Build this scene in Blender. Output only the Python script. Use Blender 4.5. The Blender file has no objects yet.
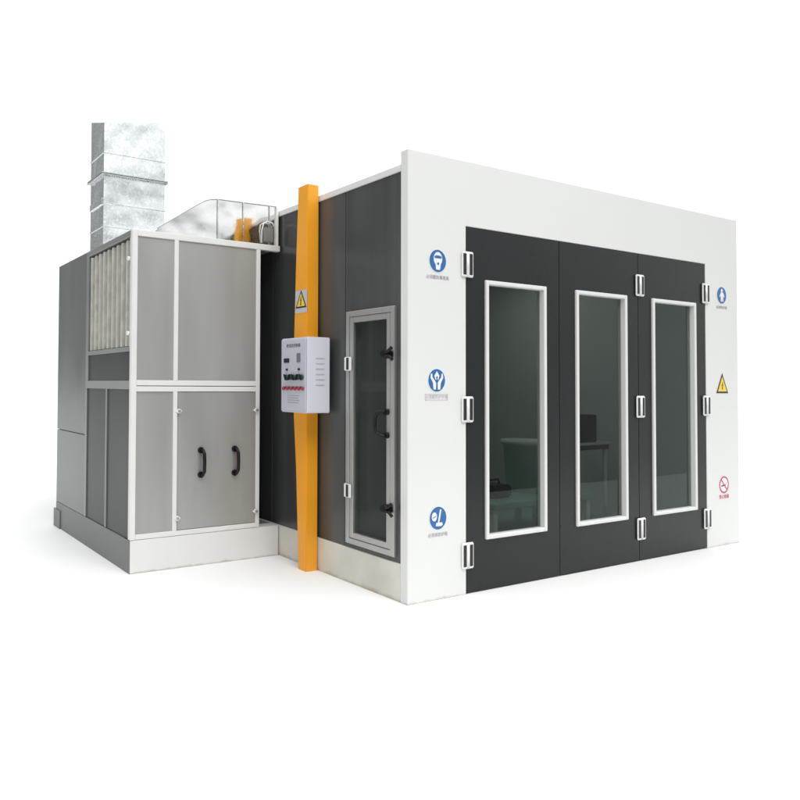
import bpy, bmesh, math
from mathutils import Vector, Matrix

scene = bpy.context.scene
col = scene.collection

# ------------------------------------------------------------------ materials
def mat(name, color, rough=0.5, metal=0.0, spec=0.5, cvar=0.0, cscale=3.0, rvar=0.0,
        bump=0.0, bscale=2.0, stretch=(1, 1, 1), tint=None):
    m = bpy.data.materials.new(name); m.use_nodes = True
    nt = m.node_tree; N = nt.nodes; L = nt.links
    b = N['Principled BSDF']
    b.inputs['Roughness'].default_value = rough
    b.inputs['Metallic'].default_value = metal
    b.inputs['Specular IOR Level'].default_value = spec
    b.inputs['Base Color'].default_value = (*color, 1)
    tc = N.new('ShaderNodeTexCoord'); mp = N.new('ShaderNodeMapping')
    mp.inputs['Scale'].default_value = stretch
    L.new(tc.outputs['Object'], mp.inputs['Vector'])
    if cvar or rvar:
        n = N.new('ShaderNodeTexNoise'); n.inputs['Scale'].default_value = cscale
        n.inputs['Detail'].default_value = 2.5
        L.new(mp.outputs[0], n.inputs['Vector'])
        if cvar:
            r = N.new('ShaderNodeValToRGB')
            r.color_ramp.elements[0].position = .12; r.color_ramp.elements[1].position = .88
            t = tint or color
            r.color_ramp.elements[0].color = (*[c * (1 - cvar) for c in t], 1)
            r.color_ramp.elements[1].color = (*[min(1, c * (1 + cvar)) for c in color], 1)
            L.new(n.outputs['Fac'], r.inputs['Fac']); L.new(r.outputs['Color'], b.inputs['Base Color'])
        if rvar:
            mr = N.new('ShaderNodeMapRange')
            mr.inputs['To Min'].default_value = max(0.02, rough - rvar)
            mr.inputs['To Max'].default_value = min(1, rough + rvar)
            L.new(n.outputs['Fac'], mr.inputs['Value']); L.new(mr.outputs[0], b.inputs['Roughness'])
    if bump:
        n2 = N.new('ShaderNodeTexNoise'); n2.inputs['Scale'].default_value = bscale
        n2.inputs['Detail'].default_value = .6
        L.new(mp.outputs[0], n2.inputs['Vector'])
        bp = N.new('ShaderNodeBump'); bp.inputs['Strength'].default_value = bump
        bp.inputs['Distance'].default_value = 0.05
        L.new(n2.outputs['Fac'], bp.inputs['Height']); L.new(bp.outputs[0], b.inputs['Normal'])
    return m

def galvanised(name, color, rough, bump, spangle=0.12):
    m = bpy.data.materials.new(name); m.use_nodes = True
    nt = m.node_tree; N = nt.nodes; L = nt.links
    b = N['Principled BSDF']; b.inputs['Metallic'].default_value = 1
    tc = N.new('ShaderNodeTexCoord')
    v = N.new('ShaderNodeTexVoronoi'); v.inputs['Scale'].default_value = 55
    L.new(tc.outputs['Object'], v.inputs['Vector'])
    sp = N.new('ShaderNodeSeparateColor'); L.new(v.outputs['Color'], sp.inputs[0])
    mr = N.new('ShaderNodeMapRange'); mr.inputs['To Min'].default_value = rough * .6; mr.inputs['To Max'].default_value = rough * 1.5
    L.new(sp.outputs[0], mr.inputs['Value']); L.new(mr.outputs[0], b.inputs['Roughness'])
    r = N.new('ShaderNodeValToRGB')
    r.color_ramp.elements[0].color = (*[c * (1 - spangle) for c in color], 1)
    r.color_ramp.elements[1].color = (*[min(1, c * (1 + spangle)) for c in color], 1)
    L.new(sp.outputs[1], r.inputs['Fac']); L.new(r.outputs['Color'], b.inputs['Base Color'])
    n2 = N.new('ShaderNodeTexNoise'); n2.inputs['Scale'].default_value = 2.6; n2.inputs['Detail'].default_value = 1.5
    L.new(tc.outputs['Object'], n2.inputs['Vector'])
    bp = N.new('ShaderNodeBump'); bp.inputs['Strength'].default_value = bump; bp.inputs['Distance'].default_value = 0.06
    L.new(n2.outputs['Fac'], bp.inputs['Height']); L.new(bp.outputs[0], b.inputs['Normal'])
    return m

def glass(name, tint, trans, rough=0.03, bump=0.0):
    m = bpy.data.materials.new(name); m.use_nodes = True
    nt = m.node_tree; N = nt.nodes; L = nt.links
    N.remove(N['Principled BSDF']); out = N['Material Output']
    tr = N.new('ShaderNodeBsdfTransparent'); tr.inputs['Color'].default_value = (*[trans * t for t in tint], 1)
    gl = N.new('ShaderNodeBsdfGlossy'); gl.inputs['Roughness'].default_value = rough
    gl.inputs['Color'].default_value = (.92, 1, .97, 1)
    fr0 = N.new('ShaderNodeFresnel'); fr0.inputs['IOR'].default_value = 1.30
    geo = N.new('ShaderNodeNewGeometry'); inv = N.new('ShaderNodeMath'); inv.operation = 'SUBTRACT'; inv.inputs[0].default_value = 1
    L.new(geo.outputs['Backfacing'], inv.inputs[1])
    fr = N.new('ShaderNodeMath'); fr.operation = 'MULTIPLY'; L.new(fr0.outputs[0], fr.inputs[0]); L.new(inv.outputs[0], fr.inputs[1])
    mx = N.new('ShaderNodeMixShader')
    L.new(fr.outputs[0], mx.inputs[0]); L.new(tr.outputs[0], mx.inputs[1]); L.new(gl.outputs[0], mx.inputs[2])
    if bump:
        tc = N.new('ShaderNodeTexCoord'); n2 = N.new('ShaderNodeTexNoise'); n2.inputs['Scale'].default_value = 1.5
        L.new(tc.outputs['Object'], n2.inputs['Vector'])
        bp = N.new('ShaderNodeBump'); bp.inputs['Strength'].default_value = bump; bp.inputs['Distance'].default_value = .03
        L.new(n2.outputs['Fac'], bp.inputs['Height']); L.new(bp.outputs[0], gl.inputs['Normal'])
    L.new(mx.outputs[0], out.inputs['Surface'])
    return m

M = dict(
    floor=mat('studio_white_floor', (.84, .84, .835), .75, cvar=.01, cscale=2),
    fascia=mat('white_painted_steel', (.735, .74, .725), .42, cvar=.015, cscale=1.4, rvar=.06, bump=.06, bscale=.8),
    trim=mat('white_aluminium_trim', (.74, .74, .73), .38, cvar=.03, cscale=5, rvar=.05),
    skirt=mat('off_white_skirt', (.70, .69, .64), .5, cvar=.07, cscale=4, rvar=.08, tint=(.60, .58, .50), bump=.08, bscale=3),
    cab_skirt=mat('white_cabinet_skirt', (.74, .74, .73), .45, cvar=.03, cscale=4, rvar=.08, bump=.08, bscale=3),
    dark=mat('charcoal_glossy_panel', (.060, .064, .064), .22, spec=.55, cvar=.45, cscale=2.4, rvar=.09, bump=.09, bscale=.7, stretch=(1.4, 1.4, .2)),
    door=mat('charcoal_door_skin', (.021, .024, .024), .28, spec=.2, cvar=.10, cscale=2.0, rvar=.07, bump=.07, bscale=1.0, stretch=(1, 1, .4)),
    seam=mat('dark_seam', (.012, .012, .012), .6),
    rubber=mat('black_rubber', (.012, .012, .013), .45, cvar=.1, cscale=20),
    plastic=mat('black_plastic', (.006, .006, .007), .42, spec=.3, cvar=.1, cscale=20),
    alu=mat('brushed_aluminium', (.46, .46, .45), .38, .75, cvar=.06, cscale=6, rvar=.06, stretch=(1, 1, .15)),
    hinge=mat('chromed_hinge', (.86, .86, .85), .30, .15, cvar=.02, cscale=9),
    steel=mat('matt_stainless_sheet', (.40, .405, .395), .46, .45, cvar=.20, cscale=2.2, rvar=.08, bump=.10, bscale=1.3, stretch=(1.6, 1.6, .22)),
    shadesteel=mat('shaded_stainless_sheet', (.05, .055, .055), .34, .25, spec=.25, cvar=.3, cscale=2.6, rvar=.1, bump=.14, bscale=1.6, stretch=(1, 1, .35)),  # cabinet sheet with the shade of its left face put into the colour
    shadebacksteel=mat('shaded_blue_grey_stainless', (.17, .19, .187), .30, .45, spec=.35, cvar=.3, cscale=1.5, rvar=.1, bump=.12, bscale=1.2, stretch=(1, 1, .4)),  # blue-grey sheet, toned down to carry the left side's shade
    shadeskirt=mat('shaded_side_skirt', (.18, .188, .182), .38, .3, spec=.3, cvar=.16, cscale=2.2, rvar=.1, bump=.14, bscale=1.8),  # skirt darkened in its colour to stand for shade on the left
    shadeframe=mat('shaded_aluminium_frame', (.30, .31, .30), .4, .5, cvar=.08, cscale=5, rvar=.06),  # shaded version of the white frame, darkened by colour
    slat=mat('cream_filter_slat', (.57, .565, .52), .55, cvar=.10, cscale=9, tint=(.36, .355, .30), bump=.25, bscale=14),
    slatback=mat('filter_media', (.07, .07, .06), .8, cvar=.25, cscale=8),
    galv=galvanised('galvanised_sheet', (.84, .88, .88), .24, .5, .07),
    mirror=galvanised('bright_galvanised_sheet', (.93, .94, .93), .10, .5, .02),
    galvdark=mat('galvanised_flange', (.50, .53, .54), .4, .8, cvar=.15, cscale=12, rvar=.1),
    orange=mat('orange_powder_coat', (.88, .37, .018), .34, spec=.5, cvar=.06, cscale=2.5, rvar=.06, bump=.05, bscale=2),
    box=mat('pale_lilac_enamel', (.70, .71, .78), .4, cvar=.02, cscale=4, rvar=.05),
    boxface=mat('grey_control_face', (.50, .52, .58), .42, cvar=.03, cscale=6),
    blue=mat('safety_blue', (.022, .13, .36), .4, cvar=.05, cscale=14),
    white=mat('sticker_white', (.80, .82, .84), .45),
    yellow=mat('warning_yellow', (.85, .60, .06), .42, cvar=.04, cscale=14),
    black=mat('sticker_black', (.018, .015, .012), .45),
    red=mat('sign_red', (.62, .04, .12), .42, cvar=.04, cscale=14),
    greytext=mat('faded_caption_ink', (.42, .38, .45), .5),
    redtext=mat('faded_red_ink', (.62, .55, .62), .5),
    knobred=mat('red_switch', (.38, .03, .06), .35),
    knobgreen=mat('dark_green_switch', (.02, .07, .05), .35),
    display=mat('black_display', (.01, .01, .02), .15),
    meter=mat('grey_meter', (.16, .16, .17), .35),
    infill=mat('grey_door_infill', (.088, .090, .088), .5, cvar=.25, cscale=1.6, stretch=(1, 1, .4)),
    infloor=mat('green_booth_floor', (.18, .36, .29), .4, cvar=.25, cscale=2.2),
    inwall=mat('inner_wall_grey', (.58, .60, .58), .55, cvar=.05, cscale=2),
    drum=mat('pale_plastic_drum', (.66, .68, .66), .45, cvar=.04, cscale=5),
    table=mat('pale_table_top', (.70, .72, .70), .35, cvar=.04, cscale=5),
    glass=glass('tinted_window_glass', (.97, 1, .985), .71, .01),
    doorglass=glass('dark_side_window_glass', (.97, 1, .99), .75, .06, .05),
)

def add_edge_dirt(m, zmax, amount):
    # scuffed, yellowed lower edge: irregular chips, only within a few cm of the ground
    nt = m.node_tree; N = nt.nodes; L = nt.links; b = N['Principled BSDF']
    tc = N.new('ShaderNodeTexCoord'); sp = N.new('ShaderNodeSeparateXYZ'); L.new(tc.outputs['Object'], sp.inputs[0])
    n = N.new('ShaderNodeTexNoise'); n.inputs['Scale'].default_value = 9; n.inputs['Detail'].default_value = 8
    L.new(tc.outputs['Object'], n.inputs['Vector'])
    h = N.new('ShaderNodeMapRange'); h.inputs['From Min'].default_value = 0; h.inputs['From Max'].default_value = zmax
    h.inputs['To Min'].default_value = .62; h.inputs['To Max'].default_value = 0
    L.new(sp.outputs['Z'], h.inputs['Value'])
    a = N.new('ShaderNodeMath'); a.operation = 'ADD'; L.new(h.outputs[0], a.inputs[0]); L.new(n.outputs['Fac'], a.inputs[1])
    g = N.new('ShaderNodeMapRange'); g.inputs['From Min'].default_value = .80; g.inputs['From Max'].default_value = 1.1; g.inputs['To Max'].default_value = amount
    L.new(a.outputs[0], g.inputs['Value'])
    mx = N.new('ShaderNodeMix'); mx.data_type = 'RGBA'
    src = b.inputs['Base Color'].links[0].from_socket
    L.new(g.outputs[0], mx.inputs[0]); L.new(src, mx.inputs[6]); mx.inputs[7].default_value = (.33, .29, .19, 1)
    L.new(mx.outputs[2], b.inputs['Base Color'])
add_edge_dirt(M['fascia'], .04, .35); add_edge_dirt(M['skirt'], .06, .55); add_edge_dirt(M['cab_skirt'], .04, .5)

# ------------------------------------------------------------------ helpers
def tag(o, label=None, cat=None, group=None, kind=None):
    if label: o['label'] = label
    if cat: o['category'] = cat
    if group: o['group'] = group
    if kind: o['kind'] = kind
    return o

def empty(name, loc=(0, 0, 0)):
    o = bpy.data.objects.new(name, None); col.objects.link(o)
    o.location = loc; o.empty_display_size = .2
    return o

def world_loc(o):
    v = Vector(o.location)
    while o.parent:
        o = o.parent; v += Vector(o.location)
    return v

class MB:
    """collects shapes (world coordinates) into one mesh object"""
    def __init__(s): s.bm = bmesh.new(); s.mats = []
    def idx(s, m):
        if m not in s.mats: s.mats.append(m)
        return s.mats.index(m)
    def _merge(s, b, m):
        i = s.idx(m)
        for f in b.faces: f.material_index = i
        me = bpy.data.meshes.new('tmp'); b.to_mesh(me); b.free()
        s.bm.from_mesh(me); bpy.data.meshes.remove(me)
    def box(s, x0, x1, y0, y1, z0, z1, m, bev=.003, seg=1):
        b = bmesh.new(); bmesh.ops.create_cube(b, size=1)
        for v in b.verts:
            v.co = Vector(((x0 + x1) / 2 + v.co.x * (x1 - x0), (y0 + y1) / 2 + v.co.y * (y1 - y0), (z0 + z1) / 2 + v.co.z * (z1 - z0)))
        if bev: bmesh.ops.bevel(b, geom=b.edges[:], offset=bev, segments=seg, affect='EDGES')
        s._merge(b, m); return s
    def prism(s, pts, vec, m, bev=0):
        """closed 3-D polygon pushed along vec"""
        b = bmesh.new(); vec = Vector(vec)
        a = [b.verts.new(Vector(p)) for p in pts]; c = [b.verts.new(Vector(p) + vec) for p in pts]
        b.faces.new(a); b.faces.new(c[::-1]); n = len(pts)
        for i in range(n): b.faces.new((a[i], c[i], c[(i + 1) % n], a[(i + 1) % n]))
        bmesh.ops.recalc_face_normals(b, faces=b.faces[:])
        if bev: bmesh.ops.bevel(b, geom=b.edges[:], offset=bev, segments=1, affect='EDGES')
        s._merge(b, m); return s
    def cyl(s, p0, p1, r0, m, r1=None, n=20, cap=True):
        p0, p1 = Vector(p0), Vector(p1); r1 = r0 if r1 is None else r1
        d = p1 - p0; b = bmesh.new()
        bmesh.ops.create_cone(b, cap_ends=cap, segments=n, radius1=r0, radius2=r1, depth=d.length)
        M4 = Matrix.Translation((p0 + p1) / 2) @ d.to_track_quat('Z', 'Y').to_matrix().to_4x4()
        bmesh.ops.transform(b, matrix=M4, verts=b.verts[:])
        for f in b.faces:
            if len(f.verts) == 4: f.smooth = True
        s._merge(b, m); return s
    def tube(s, pts, r, m, n=12):
        pts = [Vector(p) for p in pts]; b = bmesh.new(); rings = []
        for i, p in enumerate(pts):
            t = (pts[min(i + 1, len(pts) - 1)] - pts[max(i - 1, 0)]).normalized()
            if i == 0: u = t.orthogonal().normalized()
            u = (u - t * u.dot(t)).normalized(); w = t.cross(u)
            rings.append([b.verts.new(p + (u * math.cos(2 * math.pi * k / n) + w * math.sin(2 * math.pi * k / n)) * r) for k in range(n)])
        for A, B in zip(rings, rings[1:]):
            for k in range(n):
                f = b.faces.new((A[k], A[(k + 1) % n], B[(k + 1) % n], B[k])); f.smooth = True
        b.faces.new(rings[0][::-1]); b.faces.new(rings[-1])
        bmesh.ops.recalc_face_normals(b, faces=b.faces[:])
        s._merge(b, m); return s
    def build(s, name, parent=None, origin=None):
        me = bpy.data.meshes.new(name)
        o = bpy.data.objects.new(name, me); col.objects.link(o)
        org = Vector(origin) if origin is not None else (world_loc(parent) if parent else Vector((0, 0, 0)))
        bmesh.ops.translate(s.bm, verts=s.bm.verts[:], vec=-org)
        s.bm.to_mesh(me); s.bm.free()
        for m in s.mats: me.materials.append(m)
        if parent:
            o.parent = parent; o.location = org - world_loc(parent)
        else: o.location = org
        return o

def frame_y(b, x0, x1, z0, z1, w, y0, y1, m, bev=.004):
    """rectangular frame in a plane facing -y"""
    b.box(x0, x0 + w, y0, y1, z0, z1, m, bev); b.box(x1 - w, x1, y0, y1, z0, z1, m, bev)
    b.box(x0 + w, x1 - w, y0, y1, z0, z0 + w, m, bev); b.box(x0 + w, x1 - w, y0, y1, z1 - w, z1, m, bev)
def frame_x(b, y0, y1, z0, z1, w, x0, x1, m, bev=.004):
    b.box(x0, x1, y0, y0 + w, z0, z1, m, bev); b.box(x0, x1, y1 - w, y1, z0, z1, m, bev)
    b.box(x0, x1, y0 + w, y1 - w, z0, z0 + w, m, bev); b.box(x0, x1, y0 + w, y1 - w, z1 - w, z1, m, bev)

# ------------------------------------------------------------------ the setting
b = MB(); b.box(-120, 120, -3.6, 160, -.1, 0, M['floor'], 0)
tag(b.build('ground'), kind='structure')

# ------------------------------------------------------------------ the booth
W, H, HB, D = 4.616, 3.40, 3.304, 6.2
OX0, OX1, OZ = .605, 4.010, 2.884
booth = empty('spray_booth', (W / 2, 0, 0))
tag(booth, 'large white fronted spray booth with three tall windowed charcoal doors', 'spray booth')

b = MB()     # fascia: one plate with the door opening cut in it
b.prism([(0, 0, 0), (OX0, 0, 0), (OX0, 0, OZ), (OX1, 0, OZ), (OX1, 0, 0), (W, 0, 0), (W, 0, H), (0, 0, H)], (0, .079, 0), M['fascia'], .004)
b.build('front_panel', booth)
b = MB()     # side wall as upright sheets with fine joints
ys = [.079, .765, 1.905, 3.045, 4.185, 5.325, D]
for a, c in zip(ys, ys[1:]):
    if a < .1:   # the sheet that holds the side door is cut around it
        b.box(.014, .07, a, .135, .285, 3.252, M['dark'], .002)
        b.box(.014, .07, .727, c - .003, .285, 3.252, M['dark'], .002)
        b.box(.014, .07, .135, .727, 2.233, 3.252, M['dark'], .002)
        b.box(.014, .07, .135, .727, .285, .325, M['dark'], .002)
    else:
        b.box(.014, .07, a + .003, c - .003, .285, 3.252, M['dark'], .002)
b.box(.040, .062, .08, .134, .29, 3.24, M['seam'], 0)
b.box(.040, .062, .728, D - .01, .29, 3.24, M['seam'], 0)
b.build('side_wall', booth)
MB().box(.004, .07, .079, D, 0, .285, M['skirt'], .004).build('base_skirt', booth)
MB().box(.004, .075, .079, D, 3.252, HB, M['trim'], .004).build('top_rail', booth)
MB().box(.07, W - .07, .079, D - .06, 3.17, 3.25, M['inwall'], 0).build('roof', booth)
MB().box(W - .07, W - .01, .079, D, 0, HB, M['inwall'], .002).build('side_wall', booth)
MB().box(.07, W - .07, D - .06, D, 0, 3.25, M['inwall'], .002).build('rear_wall', booth)
MB().box(.07, W - .07, .079, D - .06, .002, .035, M['infloor'], 0).build('booth_floor', booth)

def hinge(x, z, parent, faces=((0, -1, 0)), name='hinge'):
    """white case with two black leaves and a round barrel, on a wall facing -y"""
    h = MB()
    y1 = -.001 if parent else 0
    h.box(x - .064, x + .064, -.016, y1, z - .102, z + .102, M['hinge'], .008, 2)
    h.box(x - .052, x - .018, -.0185, -.014, z - .084, z + .084, M['rubber'], .003)
    h.box(x + .016, x + .050, -.0185, -.014, z - .084, z + .084, M['rubber'], .003)
    h.cyl((x, -.010, z - .098), (x, -.010, z + .098), .0145, M['hinge'])
    return h.build(name, parent)

LE = [.605, 1.731, 2.868, 4.010]
WX = [(.817, 1.549), (1.944, 2.678), (3.079, 3.816)]
WZ0, WZ1 = .405, 2.472
leaf_labels = ['left hand charcoal door leaf', 'middle charcoal door leaf', 'right hand charcoal door leaf']
for i in range(3):
    x0, x1 = LE[i] + .004, LE[i + 1] - .004
    wx0, wx1 = WX[i]
    iw = .034
    lf = MB()
    zb, zt = .012, OZ - .004
    ix0, ix1, iz0, iz1 = wx0 + .02, wx1 - .02, WZ0 + .02, WZ1 - .02
    # one plate with a window hole: outer ring and inner ring bridged
    bb = bmesh.new()
    def ring(y, o):
        (a0, a1, c0, c1) = o
        return [bb.verts.new(p) for p in ((a0, y, c0), (a1, y, c0), (a1, y, c1), (a0, y, c1))]
    O0, I0 = ring(.004, (x0, x1, zb, zt)), ring(.004, (ix0, ix1, iz0, iz1))
    O1, I1 = ring(.064, (x0, x1, zb, zt)), ring(.064, (ix0, ix1, iz0, iz1))
    for k in range(4):
        j = (k + 1) % 4
        bb.faces.new((O0[k], O0[j], I0[j], I0[k])); bb.faces.new((O1[k], I1[k], I1[j], O1[j]))
        bb.faces.new((O0[k], O1[k], O1[j], O0[j])); bb.faces.new((I0[k], I0[j], I1[j], I1[k]))
    bmesh.ops.recalc_face_normals(bb, faces=bb.faces[:])
    lf._merge(bb, M['door'])
    leaf = lf.build('door_leaf', booth, origin=(x0, 0, 0))
    fr = MB(); frame_y(fr, wx0, wx1, WZ0, WZ1, iw, -.016, .062, M['trim'], .006)
    fr.build('window_frame', leaf)
    MB().box(wx0 + iw - .004, wx1 - iw + .004, .030, .036, WZ0 + iw - .004, WZ1 - iw + .004, M['glass'], 0).build('window_pane', leaf)
    hx = [[.612], [2.880], [4.000]][i]
    for hz in (2.58, 1.440, .302):
        hinge(hx[0], hz, leaf)

# personnel door in the side wall
sd = MB(); frame_x(sd, .135, .727, .325, 2.233, .045, -.012, .06, M['alu'], .004)
sdo = sd.build('side_door', booth, origin=(.014, .43, .325))
tag(sdo, 'narrow aluminium framed side door')
f2 = MB(); frame_x(f2, .183, .679, .373, 2.185, .046, -.008, .05, M['alu'], .004); f2.build('door_frame', sdo)
MB().box(.012, .02, .227, .635, .417, 2.141, M['doorglass'], 0).build('window_pane', sdo)
MB().box(.05, .055, .19, .67, .38, 2.18, M['infill'], 0).build('backing_panel', sdo)
h = MB()
h.tube([(-.01, .215, 1.42), (-.05, .225, 1.425), (-.065, .27, 1.41), (-.068, .29, 1.37), (-.068, .29, 1.29), (-.065, .27, 1.25), (-.05, .225, 1.235), (-.01, .215, 1.24)], .014, M['plastic'])
h.cyl((-.008, .215, 1.42), (-.03, .215, 1.42), .024, M['plastic']); h.cyl((-.008, .215, 1.24), (-.03, .215, 1.24), .024, M['plastic'])
h.build('handle', sdo)
for z in (1.86, .685):
    l = MB(); l.box(-.034, -.013, .14, .235, z - .03, z + .03, M['plastic'], .01, 2)
    l.cyl((-.03, .20, z), (-.075, .19, z + .005), .034, M['plastic'], .026)
    l.tube([(-.06, .19, z), (-.075, .13, z + .025), (-.07, .10, z + .05)], .013, M['plastic'])
    l.tube([(-.06, .19, z), (-.07, .12, z - .02), (-.06, .10, z - .045)], .012, M['plastic'])
    l.build('latch', sdo)
for z in (1.80, .757):
    l = MB(); l.box(-.030, -.013, .64, .727, z - .057, z + .057, M['hinge'], .006, 2)
    l.box(-.038, -.028, .666, .690, z - .050, z + .050, M['rubber'], .003)
    l.build('hinge', sdo)

# ------------------------------------------------------------------ cabinet on the left
CX0, CX1, CY, CD, CH = -1.508, -.220, 1.756, 4.09, 2.957
cab = empty('air_cabinet', (-.86, CY + 1.1, 0))
tag(cab, 'tall stainless steel air cabinet in a white frame, left of the booth', 'equipment cabinet')
b = MB()      # white aluminium frame on the front
T = M['trim']
b.box(CX0, CX0 + .050, CY, CY + .05, .285, CH, T, .004)                    # corner post
b.box(CX1 - .042, CX1, CY, CY + .05, .285, 2.902, T, .004)                 # right post
for z0, z1 in ((2.902, CH), (1.608, 1.655), (1.556, 1.602), (.287, .330)):
    xr = CX1 - .042 if z0 < 2.9 else -.004
    b.box(CX0 + .050, xr, CY, CY + .05, z0, z1, T, .003)
b.box(-1.112, -1.070, CY, CY + .05, 1.655, 2.902, T, .003)
b.box(-1.112, -1.070, CY, CY + .05, .330, 1.556, T, .003)
b.build('front_frame', cab)
b = MB()      # side frame, its colour darkened for the shaded left face
G = M['shadeframe']
b.box(CX0, CX0 + .04, CY + .05, 3.05, 2.902, CH, G, .003)
b.box(CX0, CX0 + .04, CY + .05, 3.05, 1.575, 1.650, G, .003)
b.box(CX0, CX0 + .04, CY + .05, 2.97, 1.905, 1.945, G, .003)
b.box(CX0, CX0 + .04, 2.97, 3.05, 1.650, 2.902, G, .003)
b.box(CX0, CX0 + .04, 3.00, 3.05, .285, 1.575, G, .003)
b.box(CX0, CX0 + .04, 2.39, 2.42, .285, 1.575, G, .003)
b.build('side_frame', cab)
S = M['steel']
for x0, x1, z0, z1 in ((-1.458, -1.112, 1.655, 2.902), (-1.070, -.262, 1.655, 2.902), (-1.458, -1.112, .330, 1.556)):
    MB().box(x0, x1, CY + .014, CY + .04, z0, z1, S, 0).build('front_sheet', cab)
ad = MB().box(-1.066, -.266, CY + .006, CY + .04, .334, 1.552, S, .003).build('access_door', cab, origin=(-.66, CY, .334))
for x in (-.838, -.49):
    h = MB(); z0, z1 = .81, 1.03
    h.tube([(x, CY + .004, z0), (x + .008, CY - .03, z0 + .0), (x + .012, CY - .05, z0 + .03), (x + .012, CY - .055, .92), (x + .012, CY - .05, z1 - .03), (x + .008, CY - .03, z1), (x, CY + .004, z1)], .016, M['plastic'])
    for z in (z0, z1): h.cyl((x, CY + .006, z), (x, CY - .014, z), .028, M['plastic'])
    h.build('handle', ad)
for x, z in ((-1.060, 1.384), (-.262, 1.384), (-1.068, .440), (-.262, .440)):
    k = MB(); k.cyl((x, CY - .001, z), (x, CY - .014, z), .022, M['hinge']); k.cyl((x, CY - .014, z), (x, CY - .030, z), .012, M['alu'])
    k.box(x - .03, x + .03, CY - .008, CY - .002, z - .008, z + .008, M['hinge'], .002)
    k.build('door_clamp', ad)
# louvre of upright cream slats
g = MB()
g.box(CX0 + .045, CX0 + .055, 1.81, 2.97, 1.945, 2.902, M['slatback'], 0)
n = 9
for i in range(n):
    y = 1.845 + i * (2.965 - 1.845) / n + .03
    g.prism([(CX0 + .040, y, 1.95), (CX0 + .040, y + .060, 1.95), (CX0 + .004, y + .050, 1.95), (CX0 + .002, y + .015, 1.95)], (0, 0, .93), M['slat'], .003)
g.box(CX0 + .006, CX0 + .04, 1.806, 1.842, 1.945, 2.90, M['slat'], .003)
g.build('louvre_grille', cab)
for z in (2.71, 2.06):
    k = MB(); k.cyl((CX0 + .006, 1.825, z), (CX0 - .02, 1.825, z), .018, M['hinge']); k.build('bolt', cab)
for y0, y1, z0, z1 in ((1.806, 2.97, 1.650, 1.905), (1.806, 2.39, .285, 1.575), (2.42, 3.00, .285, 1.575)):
    MB().box(CX0 + .012, CX0 + .035, y0, y1, z0, z1, M['shadesteel'], 0).build('side_sheet', cab)
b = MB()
b.box(CX0 + .001, CX0 + .04, 3.05, CD, 1.106, CH, M['shadebacksteel'], .003)
b.box(CX0 + .001, CX0 + .04, 3.05, CD, .285, 1.100, M['shadebacksteel'], .003)
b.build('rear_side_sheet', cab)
MB().box(CX0 + .002, -.004, CY + .002, 1.90, 0, .283, M['cab_skirt'], .004).build('front_skirt', cab)
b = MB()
b.prism([(CX0, CY + .004, 0), (CX0 + .04, CY + .004, 0), (CX0 + .04, CD, 0), (CX0, CD, 0)], (0, 0, .283), M['shadeskirt'], .002)
b.box(CX0 - .012, CX0 + .03, 3.90, CD + .06, 0, .20, M['shadeskirt'], .003)
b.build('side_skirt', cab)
b = MB()
b.box(CX0 + .002, CX1, CY + .05, CD, CH - .03, CH - .002, M['steel'], .002)
b.box(CX1, -.004, CY + .05, 2.6, CH - .03, CH - .004, M['steel'], .002)
b.build('roof', cab)
MB().box(CX1 - .03, CX1 - .002, CY + .05, CD, .285, CH - .03, M['shadesteel'], 0).build('inner_side_sheet', cab)
MB().box(CX0 + .04, CX1 - .03, CD - .03, CD, .0, CH - .03, M['shadebacksteel'], 0).build('rear_sheet', cab)

# ------------------------------------------------------------------ upright exhaust duct
EX0, EX1, EY0, EY1 = -1.455, -.806, 2.700, 3.110
ex = empty('exhaust_duct', ((EX0 + EX1) / 2, (EY0 + EY1) / 2, CH))
tag(ex, 'tall square galvanised exhaust duct rising from the cabinet roof', 'duct')
def top(x, y): return 4.19 + (x - EX0) / (EX1 - EX0) * .118 + (y - EY0) / (EY1 - EY0) * .128
secs = [CH, 3.17, 3.40, 3.70, 3.90, 4.05, None]
b = MB()
m = M['galv']
bb = bmesh.new()
c4 = [(EX0, EY0), (EX1, EY0), (EX1, EY1), (EX0, EY1)]
rings = []
for s_ in secs:
    rings.append([bb.verts.new((x, y, top(x, y) if s_ is None else s_)) for x, y in c4])
for A, B in zip(rings, rings[1:]):
    for k in range(4):
        # each sheet slightly cross-broken: centre point pushed out a few mm
        j = (k + 1) % 4
        cc = (A[k].co + A[j].co + B[j].co + B[k].co) / 4
        nrm = (A[j].co - A[k].co).cross(Vector((0, 0, 1))).normalized()
        cv = bb.verts.new(cc + nrm * .0002)
        for p, q in ((A[k], A[j]), (A[j], B[j]), (B[j], B[k]), (B[k], A[k])): bb.faces.new((p, q, cv))
bb.faces.new(rings[-1])
bmesh.ops.recalc_face_normals(bb, faces=bb.faces[:])
b._merge(bb, m)
b.build('duct_shell', ex)
for z, pr, hh, mm in ((3.17, .006, .014, M['galv']), (3.40, .008, .018, M['galv']), (3.90, .006, .014, M['galv'])):
    fb = MB()
    frame_pts = [(EX0 - pr, EX1 + pr, EY0 - pr, EY0 - .0005), (EX0 - pr, EX1 + pr, EY1 + .0005, EY1 + pr), (EX0 - pr, EX0 - .0005, EY0, EY1), (EX1 + .0005, EX1 + pr, EY0, EY1)]
    for x0, x1, y0, y1 in frame_pts: fb.box(x0, x1, y0, y1, z - hh / 2, z + hh / 2, mm, .001)
    fb.build('seam_band', ex)
fb = MB()   # the bolted angle flange
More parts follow.
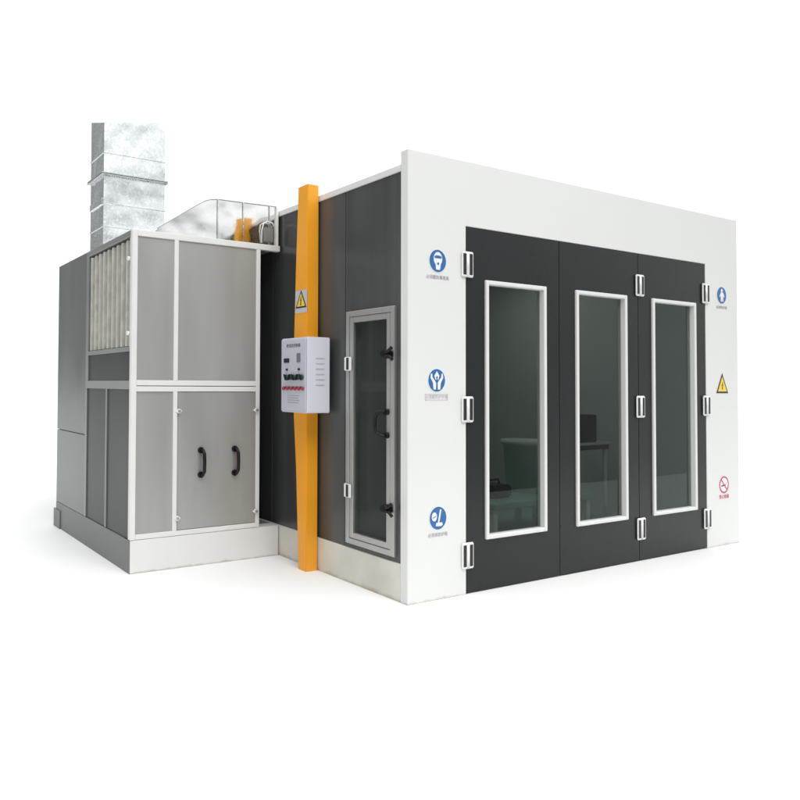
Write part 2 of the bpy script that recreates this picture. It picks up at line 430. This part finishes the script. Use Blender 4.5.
for x0, x1, y0, y1 in ((EX0 - .032, EX1 + .026, EY0 - .028, EY0 - .001), (EX0 - .032, EX1 + .026, EY1 + .001, EY1 + .028), (EX0 - .032, EX0 - .001, EY0 - .001, EY1 + .001), (EX1 + .001, EX1 + .026, EY0 - .001, EY1 + .001)):
    fb.box(x0, x1, y0, y1, 3.672, 3.682, M['galvdark'], .001); fb.box(x0, x1, y0, y1, 3.688, 3.698, M['galvdark'], .001)
fb.build('flange', ex)
fb = MB()
fb.box(EX0 - .014, EX0 - .0005, EY0 + .02, EY1 - .02, 3.385, 3.45, M['galv'], .002)
fb.build('bracket', ex)
for y in (2.82, 2.96): MB().cyl((EX0 - .001, y, 3.10), (EX0 - .008, y, 3.10), .018, M['galvdark']).build('bolt', ex)

# ------------------------------------------------------------------ level supply duct
sp = empty('supply_duct', (-.55, 2.05, CH))
tag(sp, 'bright horizontal galvanised duct lying on the cabinet roof towards the booth', 'duct')
SY0, SY1 = 1.800, 2.30
prof = [(-1.30, CH + .004), (-1.262, 2.995), (-1.08, 3.115), (-.90, 3.235), (-.80, 3.295), (-.74, 3.318), (-.66, 3.330), (-.39, 3.334), (-.09, 3.340), (-.006, 3.341), (-.006, CH + .004)]
b = MB(); b.prism([(x, SY0, z) for x, z in prof], (0, SY1 - SY0, 0), M['mirror'], .002)
b.build('duct_shell', sp)
for x, zt in ((-.662, 3.331), (-.392, 3.335), (-.100, 3.341)):
    MB().box(x - .007, x + .007, SY0 - .010, SY0 - .0005, CH + .004, zt, M['galv'], .002).build('seam_band', sp)
fb = MB(); fb.box(-.032, -.008, SY0 - .022, SY0 - .0005, CH + .002, 3.347, M['hinge'], .003); fb.build('end_flange', sp)
tr = MB()
for (xa, za), (xb, zb) in zip(prof[1:-2], prof[2:-1]):
    tr.prism([(xa, SY0 - .008, za), (xb, SY0 - .008, zb), (xb, SY0 - .008, zb + .006), (xa, SY0 - .008, za + .006)], (0, .012, 0), M['galvdark'])
tr.build('top_seam', sp)
# small box and bent tube on the end of the duct
act = MB()
act.box(-.170, -.070, SY0 - .030, SY0 - .001, CH + .03, CH + .17, M['alu'], .006, 2)
act.tube([(-.19, SY0 - .006, CH + .02), (-.195, SY0 - .02, CH + .14), (-.18, SY0 - .025, CH + .20), (-.14, SY0 - .028, CH + .225), (-.08, SY0 - .028, CH + .215), (-.06, SY0 - .02, CH + .18)], .007, M['trim'])
act.build('duct_end_box', sp)

# ------------------------------------------------------------------ orange post
post = MB()
levels = [(0, .120), (.9, .165), (1.35, .205), (1.70, .212), (2.04, .205), (2.7, .180), (3.392, .146)]
bb = bmesh.new(); rings = []
for z, wd in levels:
    rings.append([bb.verts.new(p) for p in ((-.124, 1.128, z), (-.124, 1.128 + wd, z), (-.002, 1.128 + wd, z), (-.002, 1.128, z))])
for A, B in zip(rings, rings[1:]):
    for k in range(4): bb.faces.new((A[k], B[k], B[(k + 1) % 4], A[(k + 1) % 4]))
bb.faces.new(rings[0]); bb.faces.new(rings[-1][::-1])
bmesh.ops.recalc_face_normals(bb, faces=bb.faces[:])
up = [e for e in bb.edges if abs(e.verts[0].co.z - e.verts[1].co.z) > .1] + [e for e in bb.edges if min(v.co.z for v in e.verts) > 3.3]
bmesh.ops.bevel(bb, geom=up, offset=.006, segments=2, affect='EDGES')
post._merge(bb, M['orange'])
po = post.build('support_post', origin=(-.06, 1.2, 0))
tag(po, 'bright orange tapered steel post standing against the booth side wall', 'post')

# ------------------------------------------------------------------ control box
BX0, BX1, BY0, BY1, BZ0, BZ1 = -.270, -.040, .905, 1.305, 1.385, 2.028
cb = empty('control_box', ((BX0 + BX1) / 2, (BY0 + BY1) / 2, BZ0))
tag(cb, 'pale metal control box with rows of switches on the orange post', 'control box')
MB().box(BX0, BX1, BY0, BY1, BZ0, BZ1, M['box'], .006, 2).build('casing', cb)
MB().box(BX0 - .012, BX0 - .001, BY0 + .012, BY1 - .012, BZ0 + .012, BZ1 - .012, M['boxface'], .004).build('face_plate', cb)
FX = BX0 - .012
MB().box(FX - .008, FX - .0005, 1.165, 1.245, 1.815, 1.853, M['display'], .003).build('display', cb)
MB().box(FX - .008, FX - .0005, .995, 1.045, 1.815, 1.893, M['meter'], .003).build('meter', cb)
for y in (1.195, 1.010):
    MB().cyl((FX, y, 1.755), (FX - .014, y, 1.755), .010, M['rubber']).build('indicator', cb)
for i in range(5):
    y = 1.20 - i * .058
    k = MB(); k.cyl((FX, y, 1.688), (FX - .016, y, 1.688), .023, M['knobgreen'])
    a = .6 if i % 2 else -.6
    k.prism([(FX - .017, y - .007 - a * .022, 1.688 + .026), (FX - .017, y + .007 - a * .022, 1.688 + .026), (FX - .017, y + .007 + a * .022, 1.688 - .026), (FX - .017, y - .007 + a * .022, 1.688 - .026)], (-.012, 0, 0), M['plastic'])
    k.build('rotary_switch', cb)
for i in range(6):
    y = 1.243 - i * .058
    k = MB(); k.cyl((FX, y, 1.592), (FX - .015, y, 1.592), .016, M['knobred'])
    if i: k.cyl((FX, y + .026, 1.600), (FX - .010, y + .026, 1.600), .010, M['rubber'])
    k.build('push_button', cb)
lv = MB()
for i in range(6): lv.box(-.19, -.10, BY0 - .004, BY0 - .0003, 1.62 + i * .045, 1.627 + i * .045, M['boxface'], 0)
lv.build('vent_slots', cb)

# ------------------------------------------------------------------ signs
def text_mesh(body, size):
    cu = bpy.data.curves.new('t', 'FONT'); cu.body = body; cu.size = size
    cu.align_x = 'CENTER'; cu.align_y = 'CENTER'; cu.resolution_u = 2; cu.extrude = .0004
    ob = bpy.data.objects.new('t', cu); col.objects.link(ob)
    dg = bpy.context.evaluated_depsgraph_get(); dg.update()
    me = bpy.data.meshes.new_from_object(ob.evaluated_get(dg))
    bpy.data.objects.remove(ob)
    return me

class Plate:
    """2-D drawing in a wall plane; axis 'y' faces -y, axis 'x' faces -x"""
    def __init__(s, c, axis): s.c = Vector(c); s.axis = axis
    def P(s, u, v, d=0):
        if s.axis == 'y': return s.c + Vector((u, -d, v))
        return s.c + Vector((-d, -u, v))
    def nv(s, t): return Vector((0, -t, 0)) if s.axis == 'y' else Vector((-t, 0, 0))
    def poly(s, mb, pts, m, d0, t=.0012): mb.prism([s.P(u, v, d0) for u, v in pts], s.nv(t), m); return mb
    def disc(s, mb, u, v, r, m, d0, t=.0012, ry=None, n=40):
        ry = ry or r
        return s.poly(mb, [(u + r * math.cos(2 * math.pi * k / n), v + ry * math.sin(2 * math.pi * k / n)) for k in range(n)], m, d0, t)
    def annulus(s, mb, u, v, r0, r1, m, d0, t=.0012, n=40):
        for k in range(n):
            a, c = 2 * math.pi * k / n, 2 * math.pi * (k + 1) / n
            s.poly(mb, [(u + r0 * math.cos(a), v + r0 * math.sin(a)), (u + r1 * math.cos(a), v + r1 * math.sin(a)), (u + r1 * math.cos(c), v + r1 * math.sin(c)), (u + r0 * math.cos(c), v + r0 * math.sin(c))], m, d0, t)
    def text(s, body, u, v, size, m, d0, parent, name='caption'):
        me = text_mesh(body, size)
        me.materials.clear(); me.materials.append(m)
        R = Matrix.Rotation(math.pi / 2, 4, 'X') if s.axis == 'y' else Matrix.Rotation(-math.pi / 2, 4, 'Z') @ Matrix.Rotation(math.pi / 2, 4, 'X')
        me.transform(R)
        o = bpy.data.objects.new(name, me); col.objects.link(o); o.parent = parent
        o.location = s.P(u, v, d0) - world_loc(parent)
        return o

def blue_sign(cx, cz, label, drawing, caption, ink, boxed):
    c = (cx, -.0008, cz); p = Plate(c, 'y'); e = empty('safety_sign', c)
    tag(e, label, 'safety sign', 'safety signs on the white front')
    mb = MB(); p.disc(mb, 0, 0, .092, M['white'], 0); p.disc(mb, 0, 0, .086, M['blue'], .0013); mb.build('disc', e)
    mb = MB(); drawing(p, mb); mb.build('pictogram', e)
    if boxed:
        fb = MB(); w, h_, z = .118, .024, -.128
        for a in ([(-w, z - h_), (w, z - h_), (w, z - h_ + .004), (-w, z - h_ + .004)], [(-w, z + h_ - .004), (w, z + h_ - .004), (w, z + h_), (-w, z + h_)],
                  [(-w, z - h_), (-w + .004, z - h_), (-w + .004, z + h_), (-w, z + h_)], [(w - .004, z - h_), (w, z - h_), (w, z + h_), (w - .004, z + h_)]):
            p.poly(fb, a, M['redtext'], 0, .0008)
        fb.build('caption_border', e)
    p.text(caption, 0, -.128, .034, ink, .0006, e)

d1 = .0026
def d_mask(p, mb):
    p.disc(mb, 0, .016, .044, M['white'], d1, ry=.052)
    p.poly(mb, [(-.028, -.02), (.028, -.02), (.020, -.068), (-.020, -.068)], M['white'], d1 + .0013)
    p.poly(mb, [(-.036, .020), (.036, .020), (.036, .036), (.012, .042), (-.012, .042), (-.036, .036)], M['blue'], d1 + .0013)
    p.disc(mb, 0, -.022, .010, M['blue'], d1 + .0026)
def d_gloves(p, mb):
    for s in (-1, 1):
        p.poly(mb, [(s * .010, -.070), (s * .034, -.070), (s * .040, -.020), (s * .066, .020), (s * .060, .052), (s * .048, .050), (s * .046, .024), (s * .020, -.004), (s * .008, -.020)], M['white'], d1)
    p.poly(mb, [(0, .070), (.026, .034), (.014, .004), (-.014, .004), (-.026, .034)], M['white'], d1)
    p.poly(mb, [(-.008, .030), (.008, .030), (.005, .004), (-.005, .004)], M['blue'], d1 + .0013)
def d_boot(p, mb):
    p.poly(mb, [(.018, .066), (.034, .062), (.010, -.036), (-.004, -.034)], M['white'], d1)
    p.poly(mb, [(-.022, -.034), (.040, -.034), (.044, -.054), (.030, -.062), (-.026, -.060)], M['white'], d1 + .0013)
    p.disc(mb, -.040, .012, .026, M['white'], d1, ry=.034)
    p.poly(mb, [(-.056, .000), (-.024, .014), (-.024, .020), (-.056, .006)], M['blue'], d1 + .0013)
def d_suit(p, mb):
    p.disc(mb, 0, .050, .018, M['white'], d1)
    p.poly(mb, [(-.022, .030), (.022, .030), (.048, -.014), (.036, -.022), (.022, .0), (.026, -.066), (.006, -.066), (0, -.022), (-.006, -.066), (-.026, -.066), (-.022, 0), (-.036, -.022), (-.048, -.014)], M['white'], d1 + .0013)

blue_sign(.301, 2.580, 'round blue gas mask sign at the top of the left white post', d_mask, '必须戴防毒面具', M['greytext'], False)
blue_sign(.290, 1.665, 'round blue glove sign with raised hands, halfway up the left white post', d_gloves, '必须戴防护手套', M['redtext'], True)
blue_sign(.304, .618, 'round blue foot protection sign low on the left white post', d_boot, '必须穿防护鞋', M['greytext'], False)
blue_sign(4.309, 2.582, 'round blue standing figure sign at the top of the right white post', d_suit, '必须穿防护服', M['greytext'], False)

def tri_pts(r, dv=0): return [(0, r + dv), (r * math.cos(math.radians(-30)), r * math.sin(math.radians(-30)) + dv), (-r * math.cos(math.radians(-30)), r * math.sin(math.radians(-30)) + dv)]
BOLT = [(.006, .050), (-.020, .000), (-.004, .002), (-.012, -.040), (-.020, -.038), (.0, -.062), (.010, -.032), (.001, -.036), (.016, .016), (.001, .012), (.016, .050)]
def warning(c, axis, s, label, plate):
    p = Plate(c, axis); e = empty('warning_sign', c)
    tag(e, label, 'warning sign', 'electric shock warning signs')
    k = 0
    if plate:
        mb = MB(); p.poly(mb, [(-.090, -.10), (.090, -.10), (.090, .10), (-.090, .10)], M['boxface'], 0); mb.build('backing', e); k = .0013
    mb = MB()
    sc = lambda L, q: [(u * q, v * q) for u, v in L]
    p.poly(mb, [(u, v * 1.07 - .004) for u, v in tri_pts(s)], M['black'], k)
    p.poly(mb, [(u, v * 1.07 - .004) for u, v in tri_pts(s * .74)], M['yellow'], k + .0013)
    mb.build('triangle', e)
    mb = MB(); p.poly(mb, [(u * .72, v * .72 + .006) for u, v in BOLT], M['black'], k + .0026); mb.build('lightning_bolt', e)
warning((4.306, -.0008, 1.640), 'y', .130, 'yellow triangle electric shock sign alone on the right white post', False)
warning((-.1248, 1.217, 2.362), 'x', .098, 'yellow triangle shock sign on a pale square sticker stuck to the orange post', True)

c = (4.322, -.0008, .622); p = Plate(c, 'y'); e = empty('prohibition_sign', c)
tag(e, 'red ringed no smoking sign low on the right white post', 'prohibition sign')
mb = MB(); p.annulus(mb, 0, 0, .072, .088, M['red'], .0014)
p.poly(mb, [(-.060, .050), (-.050, .060), (.060, -.050), (.050, -.060)], M['red'], .0016); mb.build('ring', e)
mb = MB(); p.disc(mb, 0, 0, .088, M['white'], 0); mb.build('disc', e)
mb = MB(); p.poly(mb, [(-.050, -.020), (.030, -.010), (.028, .004), (-.052, -.006)], M['black'], .0014, .0001)
p.poly(mb, [(.036, .004), (.044, .020), (.038, .034), (.048, .018), (.042, .002)], M['black'], .0014, .0001); mb.build('pictogram', e)
p.text('禁止吸烟', 0, -.125, .046, M['red'], .0006, e)

# title line on the control box
p = Plate((FX - .0005, 1.105, 1.958), 'x')
p.text('烤漆房控制箱', 0, 0, .036, M['black'], 0, cb, 'title_text')
p = Plate((FX - .0005, 1.09, 1.50), 'x')
mbx = MB()
for i in range(4): p.poly(mbx, [(-.10, .03 - i * .02), (.08 - .02 * (i % 2), .03 - i * .02), (.08 - .02 * (i % 2), .033 - i * .02), (-.10, .033 - i * .02)], M['meter'], 0, .0006)
mbx.build('printed_lines', cb)

# ------------------------------------------------------------------ things seen dimly through the windows
b = MB()
bb = bmesh.new(); n = 28
pr = [(.20, .47), (.235, .98), (.262, .985), (.262, 1.03), (.25, 1.03), (.24, 1.0), (.20, .99), (.0001, .99)]
rings = [[bb.verts.new((2.98 + r * math.cos(2 * math.pi * k / n), 1.35 + r * math.sin(2 * math.pi * k / n), z)) for k in range(n)] for r, z in pr]
for A, B in zip(rings, rings[1:]):
    for k in range(n):
        f = bb.faces.new((A[k], A[(k + 1) % n], B[(k + 1) % n], B[k])); f.smooth = True
bb.faces.new(rings[0][::-1]); bmesh.ops.recalc_face_normals(bb, faces=bb.faces[:])
b._merge(bb, M['drum'])
tag(b.build('plastic_drum', origin=(2.98, 1.35, .47)), 'pale rimmed drum seen dimly through the left door window', 'drum')
pl = empty('low_platform', (2.7, 1.3, .035))
tag(pl, 'low green topped platform under the drum inside the booth', 'platform')
MB().box(1.9, 3.45, .85, 1.85, .41, .468, M['infloor'], .008, 2).build('platform_top', pl)
for x in (1.96, 3.39):
    for y in (.91, 1.79): MB().box(x - .03, x + .03, y - .03, y + .03, .036, .41, M['table'], .004).build('leg', pl)
tc_ = MB(); tc_.box(2.18, 2.46, 1.1, 1.35, .469, .60, M['rubber'], .02, 2); tc_.tube([(2.24, 1.22, .60), (2.25, 1.22, .645), (2.39, 1.22, .645), (2.40, 1.22, .60)], .012, M['rubber'])
tag(tc_.build('tool_case', origin=(2.32, 1.22, .469)), 'small black case on the green platform behind the left window', 'tool case')
tb = empty('work_table', (3.85, 1.45, .035))
tag(tb, 'pale topped work table behind the middle door window', 'table')
MB().box(3.52, 4.22, 1.15, 1.75, .955, .985, M['table'], .006, 2).build('table_top', tb)
MB().box(3.54, 4.20, 1.17, 1.73, .90, .955, M['rubber'], .003).build('apron', tb)
for x in (3.56, 4.16):
    for y in (1.2, 1.7): MB().cyl((x, y, .036), (x, y, .90), .022, M['table']).build('leg', tb)
eq = MB(); eq.box(3.56, 4.02, 1.2, 1.6, .986, 1.30, M['rubber'], .01, 2); eq.box(3.70, 3.80, 1.18, 1.2, 1.10, 1.20, M['rubber'], .004)
tag(eq.build('equipment_case', origin=(3.79, 1.4, .986)), 'dark boxy equipment case on the table behind the middle window', 'equipment case')

# ------------------------------------------------------------------ light
world = bpy.data.worlds.new('World'); scene.world = world; world.use_nodes = True
nt = world.node_tree; N = nt.nodes; L = nt.links
bg = N['Background']
tc = N.new('ShaderNodeTexCoord'); sx = N.new('ShaderNodeSeparateXYZ'); L.new(tc.outputs['Generated'], sx.inputs[0])
# three soft zones of a white studio: bright half behind the product, dimmer left side, softer room behind the camera
def dotn(v):
    n_ = N.new('ShaderNodeVectorMath'); n_.operation = 'DOT_PRODUCT'; n_.inputs[1].default_value = v
    L.new(tc.outputs['Generated'], n_.inputs[0]); return n_.outputs['Value']
def mrange(val, a, b_, c_, d_):
    n_ = N.new('ShaderNodeMapRange'); n_.interpolation_type = 'SMOOTHSTEP'
    n_.inputs['From Min'].default_value = a; n_.inputs['From Max'].default_value = b_
    n_.inputs['To Min'].default_value = c_; n_.inputs['To Max'].default_value = d_
    L.new(val, n_.inputs['Value']); return n_.outputs[0]
a39 = math.radians(39)
BACK, FRONT_LOW, FRONT_HIGH, TOPV = 1.15, .30, 1.0, 1.9
towards = dotn((math.sin(a39), math.cos(a39), 0))
frontz = mrange(sx.outputs['Z'], .06, .32, FRONT_LOW, FRONT_HIGH)
wfac = mrange(towards, -.10, .45, 0, 1)
mb_ = N.new('ShaderNodeMix'); mb_.data_type = 'FLOAT'
L.new(wfac, mb_.inputs[0]); L.new(frontz, mb_.inputs[2]); mb_.inputs[3].default_value = BACK
base = mb_.outputs[0]
leftf = mrange(dotn((-1, .15, 0)), .02, .38, 1.0, .25)
mul = N.new('ShaderNodeMath'); mul.operation = 'MULTIPLY'; L.new(base, mul.inputs[0]); L.new(leftf, mul.inputs[1])
topf = mrange(sx.outputs['Z'], .45, .85, 0, 1)
mx = N.new('ShaderNodeMix'); mx.data_type = 'FLOAT'
L.new(topf, mx.inputs[0]); L.new(mul.outputs[0], mx.inputs[2]); mx.inputs[3].default_value = TOPV
L.new(mx.outputs[0], bg.inputs['Strength'])
bg.inputs['Color'].default_value = (.985, 1, 1, 1)

def area(name, loc, target, size, power, color=(1, 1, 1)):
    l = bpy.data.lights.new(name, 'AREA'); l.shape = 'RECTANGLE'; l.size = size[0]; l.size_y = size[1]
    l.energy = power; l.color = color
    o = bpy.data.objects.new(name, l); col.objects.link(o); o.location = loc
    o.rotation_euler = (Vector(target) - Vector(loc)).to_track_quat('-Z', 'Y').to_euler()
    return o
area('softbox_lamp', (-1.5, -6, 11), (1.0, 0, .3), (7, 5), 620, (1, .99, .97))

area('booth_fill_light', (2.3, 2.2, 3.12), (2.3, 2.2, 0), (3.6, 1.2), 18, (.95, 1, .97))  # added fill light, brightens the booth interior behind the windows

# ------------------------------------------------------------------ camera
cam = bpy.data.cameras.new('camera'); co = bpy.data.objects.new('camera', cam); col.objects.link(co)
yaw, pit, rol = .505735, .0234336, .0068416
fw = Vector((math.sin(yaw) * math.cos(pit), math.cos(yaw) * math.cos(pit), math.sin(pit)))
rt = Vector((math.cos(yaw), -math.sin(yaw), 0)); up_ = rt.cross(fw)
r2 = rt * math.cos(rol) + up_ * math.sin(rol); u2 = -rt * math.sin(rol) + up_ * math.cos(rol)
R = Matrix((r2, u2, -fw)).transposed().to_4x4()
co.matrix_world = Matrix.Translation((-3.70663, -4.00831, 1.62462)) @ R
cam.sensor_width = 36; cam.lens = 713.258 / 800 * 36
cam.shift_x = (400 - 232.859) / 800; cam.shift_y = -(400 - 367.521) / 800
cam.clip_end = 500; cam.clip_start = .05
scene.camera = co

scene.render.engine = 'CYCLES'
scene.view_settings.view_transform = 'Standard'; scene.view_settings.look = 'None'
scene.view_settings.exposure = 0.06; scene.view_settings.gamma = 1
scene.cycles.max_bounces = 8; scene.cycles.transparent_max_bounces = 12
